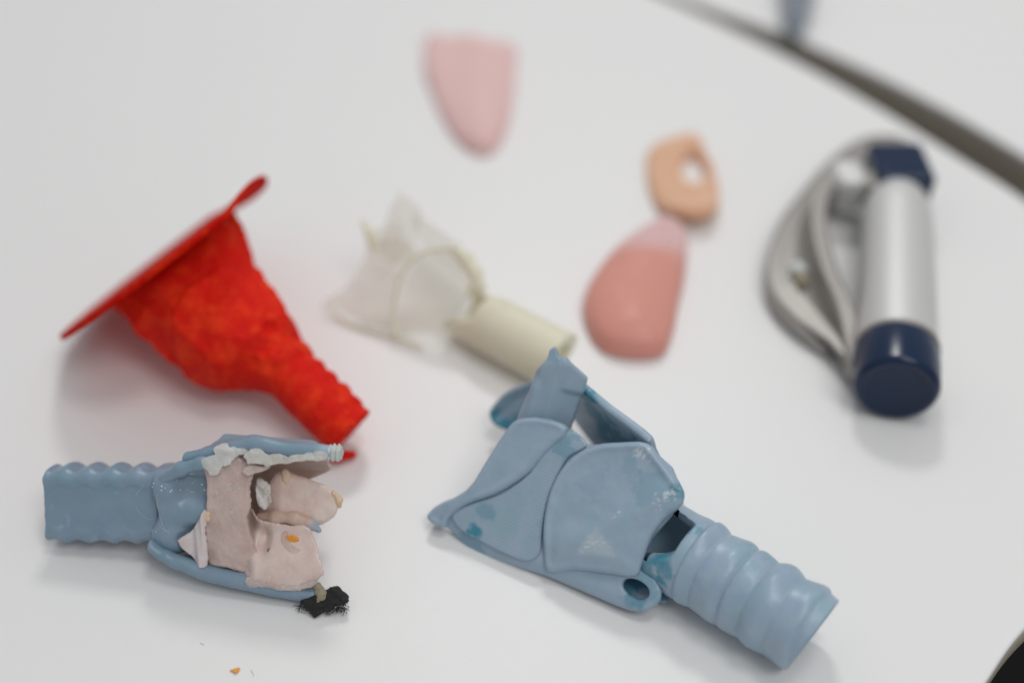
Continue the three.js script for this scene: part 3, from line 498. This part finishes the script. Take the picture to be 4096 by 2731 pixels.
{
  const T = thing('orange_ring', 'peach orange silicone ring with an oval hole, touching the pear shaped piece', 'silicone ring', 75, -100);
  const o = poly(rel([[59.2, -115.9], [63.1, -128.1], [72.4, -134.1], [84.3, -135.2], [86.7, -121.1], [88.9, -107.5], [88.6, -89.5], [85.8, -76], [81.3, -69], [74, -68], [65.7, -74], [60.3, -85]], 75, -100));
  const i = poly(rel([[80, -121.6], [83.8, -111.8], [82.4, -98.8], [77.4, -96.4], [74, -107.5]], 75, -100));
  const ring = (x, y, z) => {
    const d2 = smax(o(x, z), -i(x, z), 3), lift = 6.2 * step(12, 34, z), H = 6.5 + 1.0 * Math.sin(x * 0.14) + fbm(x * 0.1, z * 0.1, 3);
    const t = clamp(-d2 / 6, 0, 1);
    return smax(smax(d2, (y - lift - H * (0.45 + 0.55 * Math.sqrt(1 - (1 - t) * (1 - t)))) * 0.75, 2), 0.1 + lift - y, 0.8);
  };
  part('ring', solid(ring, [-20, -1, -39], [18, 22, 36], 0.9), M.peach, T);
}

// ------------------------------------------------------------------ laryngoscope lying on its side, blade folded
{
  const bx = 140, bz = -30;
  const T = thing('laryngoscope', 'steel laryngoscope with navy blue caps and folded curved blade', 'laryngoscope', bx, bz);
  const A = new THREE.Vector3(131.8, 15, 42), B = new THREE.Vector3(163.8, 15, -100), dir = B.clone().sub(A).normalize();
  const turned = (prof, mat, name, parent = T) => {            // lathe round the handle: [distance from the cap's face, radius]
    const g = new THREE.LatheGeometry(prof.map(([d, r]) => new THREE.Vector2(r / 1000, d / 1000)), 64);
    const m = part(name, g, mat, parent);
    if (parent === T) { m.quaternion.setFromUnitVectors(new THREE.Vector3(0, 1, 0), dir); m.position.set((A.x - bx) / 1000, A.y / 1000, (A.z - bz) / 1000); }
    return m;
  };
  const capM = turned([[1.6, 0], [1.6, 10.2], [0.2, 11.4], [0.2, 12.6], [0.7, 13.8], [2.2, 14.6], [12, 14.9], [19, 14.6], [20.5, 13.9], [20.6, 0]], M.navy, 'end_cap');
  turned([[20.7, 0], [20.7, 13.6], [22, 14.2], [60, 14.2], [96, 14.0], [106, 13.4], [113, 11.4], [117, 8.5], [118.5, 5], [119, 0]], M.satin, 'handle');
  turned([[19.6, 13.2], [19.6, 14.95], [21.2, 14.95], [21.2, 13.2]], M.steel, 'collar');
  // navy head block
  const L = A.distanceTo(B), up = new THREE.Vector3(0, 1, 0), side = new THREE.Vector3().crossVectors(dir, up).normalize();
  const lay = (m, d, s, h) => { const p = A.clone().addScaledVector(dir, d).addScaledVector(side, s); m.position.set((p.x - bx) / 1000, h / 1000, (p.z - bz) / 1000); m.quaternion.setFromRotationMatrix(new THREE.Matrix4().makeBasis(side, up, dir.clone())); return m; };
  const head = lay(part('head_block', new RoundedBoxGeometry(0.0235, 0.021, 0.027, 4, 0.0035), M.navy, T), 128, 0, 16);
  const notch = part('hinge_pin', new THREE.CylinderGeometry(0.0021, 0.0021, 0.027, 20), M.steel, head); notch.rotation.z = Math.PI / 2; notch.position.set(0, 0.003, 0.006);
  // folded blade: broad curved spatula, upright web and hook block
  const outer = [[180, -118], [172, -126], [160, -126], [148, -118], [136, -104], [122.5, -84], [110.5, -64], [101.5, -40], [99.5, -20], [106, -3], [115.5, 9.5], [121, 21]], inn = [[123, 22], [122.6, 5], [119.8, -15], [119.8, -42], [124, -64], [133, -84], [144, -96], [154, -108], [165, -113], [174, -110]];
  const P = poly(rel([...outer, ...inn], bx, bz), 2);
  const spat = solid((x, y, z) => { const d2 = P(x, z); return smax(d2, Math.abs(y - 9.5 + 1.6 * step(-9, 0, d2)) - 1.0, 0.8); }, [95 - bx, 1, -132 - bz], [186 - bx, 16, 30 - bz], 0.7);
  const blade = part('blade', spat, M.steel, T);
  const wallOf = (pts, y0, y1, t) => { const q = rel(pts, bx, bz).map((p) => new THREE.Vector3(p[0], 0, p[1])), c = new THREE.CatmullRomCurve3(q).getPoints(40); return solid((x, y, z) => { let d = 1e9; for (let i = 0; i + 1 < c.length; i++) { const ex = c[i + 1].x - c[i].x, ez = c[i + 1].z - c[i].z, wx = x - c[i].x, wz = z - c[i].z, u = clamp((wx * ex + wz * ez) / (ex * ex + ez * ez), 0, 1); d = Math.min(d, Math.hypot(wx - ex * u, wz - ez * u)); } const top = y1 - 8 * step(-10 - bz, 22 - bz, z); return smax(d - t, Math.abs(y - (y0 + top) / 2) - (top - y0) / 2, 0.8); }, [95 - bx, 0, -132 - bz], [186 - bx, 28, 32 - bz], 0.8); };
  part('web', wallOf([[134, -84], [125, -66], [120.6, -42], [120.4, -15], [123, 5], [123.6, 21]], 1.5, 19, 3.2), M.steel, blade);
  part('rim', wallOf([[172, -126], [160, -126], [148, -118], [136, -104], [122.5, -84], [110.5, -64], [101.5, -40], [99.5, -20], [106, -3], [115.5, 9.5]], 1.5, 9.6, 0.9), M.steel, blade);
  const hookB = lay(part('hook_block', new RoundedBoxGeometry(0.015, 0.017, 0.017, 4, 0.005), M.satin, T), 121, -20, 15);
  const arm = part('hook_arm', new RoundedBoxGeometry(0.016, 0.008, 0.010, 3, 0.002), M.steel, hookB); arm.position.set(0.012, 0.003, 0.004);
  const bulb = part('bulb', new THREE.SphereGeometry(0.0036, 20, 14), M.pale, blade); bulb.position.set((110 - bx) / 1000, 0.0125, (-27 - bz) / 1000);
  const sock = part('bulb_socket', new THREE.CylinderGeometry(0.0022, 0.0026, 0.006, 20), M.tan, blade); sock.rotation.x = Math.PI / 2; sock.position.set((110.4 - bx) / 1000, 0.012, (-21.5 - bz) / 1000);
}

// ------------------------------------------------------------------ far object, crumb, stray bits
{
  const T = thing('grey_plastic_piece', 'blurred grey blue plastic piece on the far table, cut off by the picture top', 'plastic piece', 150, -268);
  part('piece', solid((x, y, z) => chain(x, y, z, [[-6.5, 4, 42, 3.2], [-5, 6, 30, 5.5], [0, 9, 6, 8], [4, 9, -20, 8.6]], 4) + 0.5 * fbm(x * 0.15, y * 0.15, z * 0.15), [-16, -1, -32], [16, 20, 48], 1), M.greyblue, T);
}
{
  const T = thing('orange_crumb', 'tiny orange crumb alone on the table in the foreground', 'crumb', -80.5, 143.3);
  const p = poly([[-1.7, -0.1], [0.8, -1], [1.3, -0.7], [1.1, 0.2], [0.5, 1], [0, 1]], 1);
  part('flake', solid((x, y, z) => smax(p(x, z), Math.abs(y - 0.35) - 0.3, 0.25) + 0.06 * noise(x * 4, y * 4, z * 4), [-3, -0.6, -3], [3, 2, 3], 0.12), M.orange, T);
}
for (const [name, label, x, z, pts, rad] of [
  ['stray_hair', 'fine curled hair on the table right of the crumb', -76, 144, [[0, -1.2], [0.3, -0.3], [0.9, 0.3], [0.8, 1.2]], 0.05],
  ['stray_hair', 'short dark hair on the table left of the crumb', -92, 134, [[-0.6, -0.4], [0, 0], [0.7, 0.4]], 0.05]]) {
  const T = thing(name, label, 'hair', x, z);
  part('strand', new THREE.TubeGeometry(new THREE.CatmullRomCurve3(pts.map((p) => new THREE.Vector3(p[0] / 1000, 0.00008, p[1] / 1000))), 16, rad / 1000, 5), M.hair, T);
}

renderer.render(scene, camera);
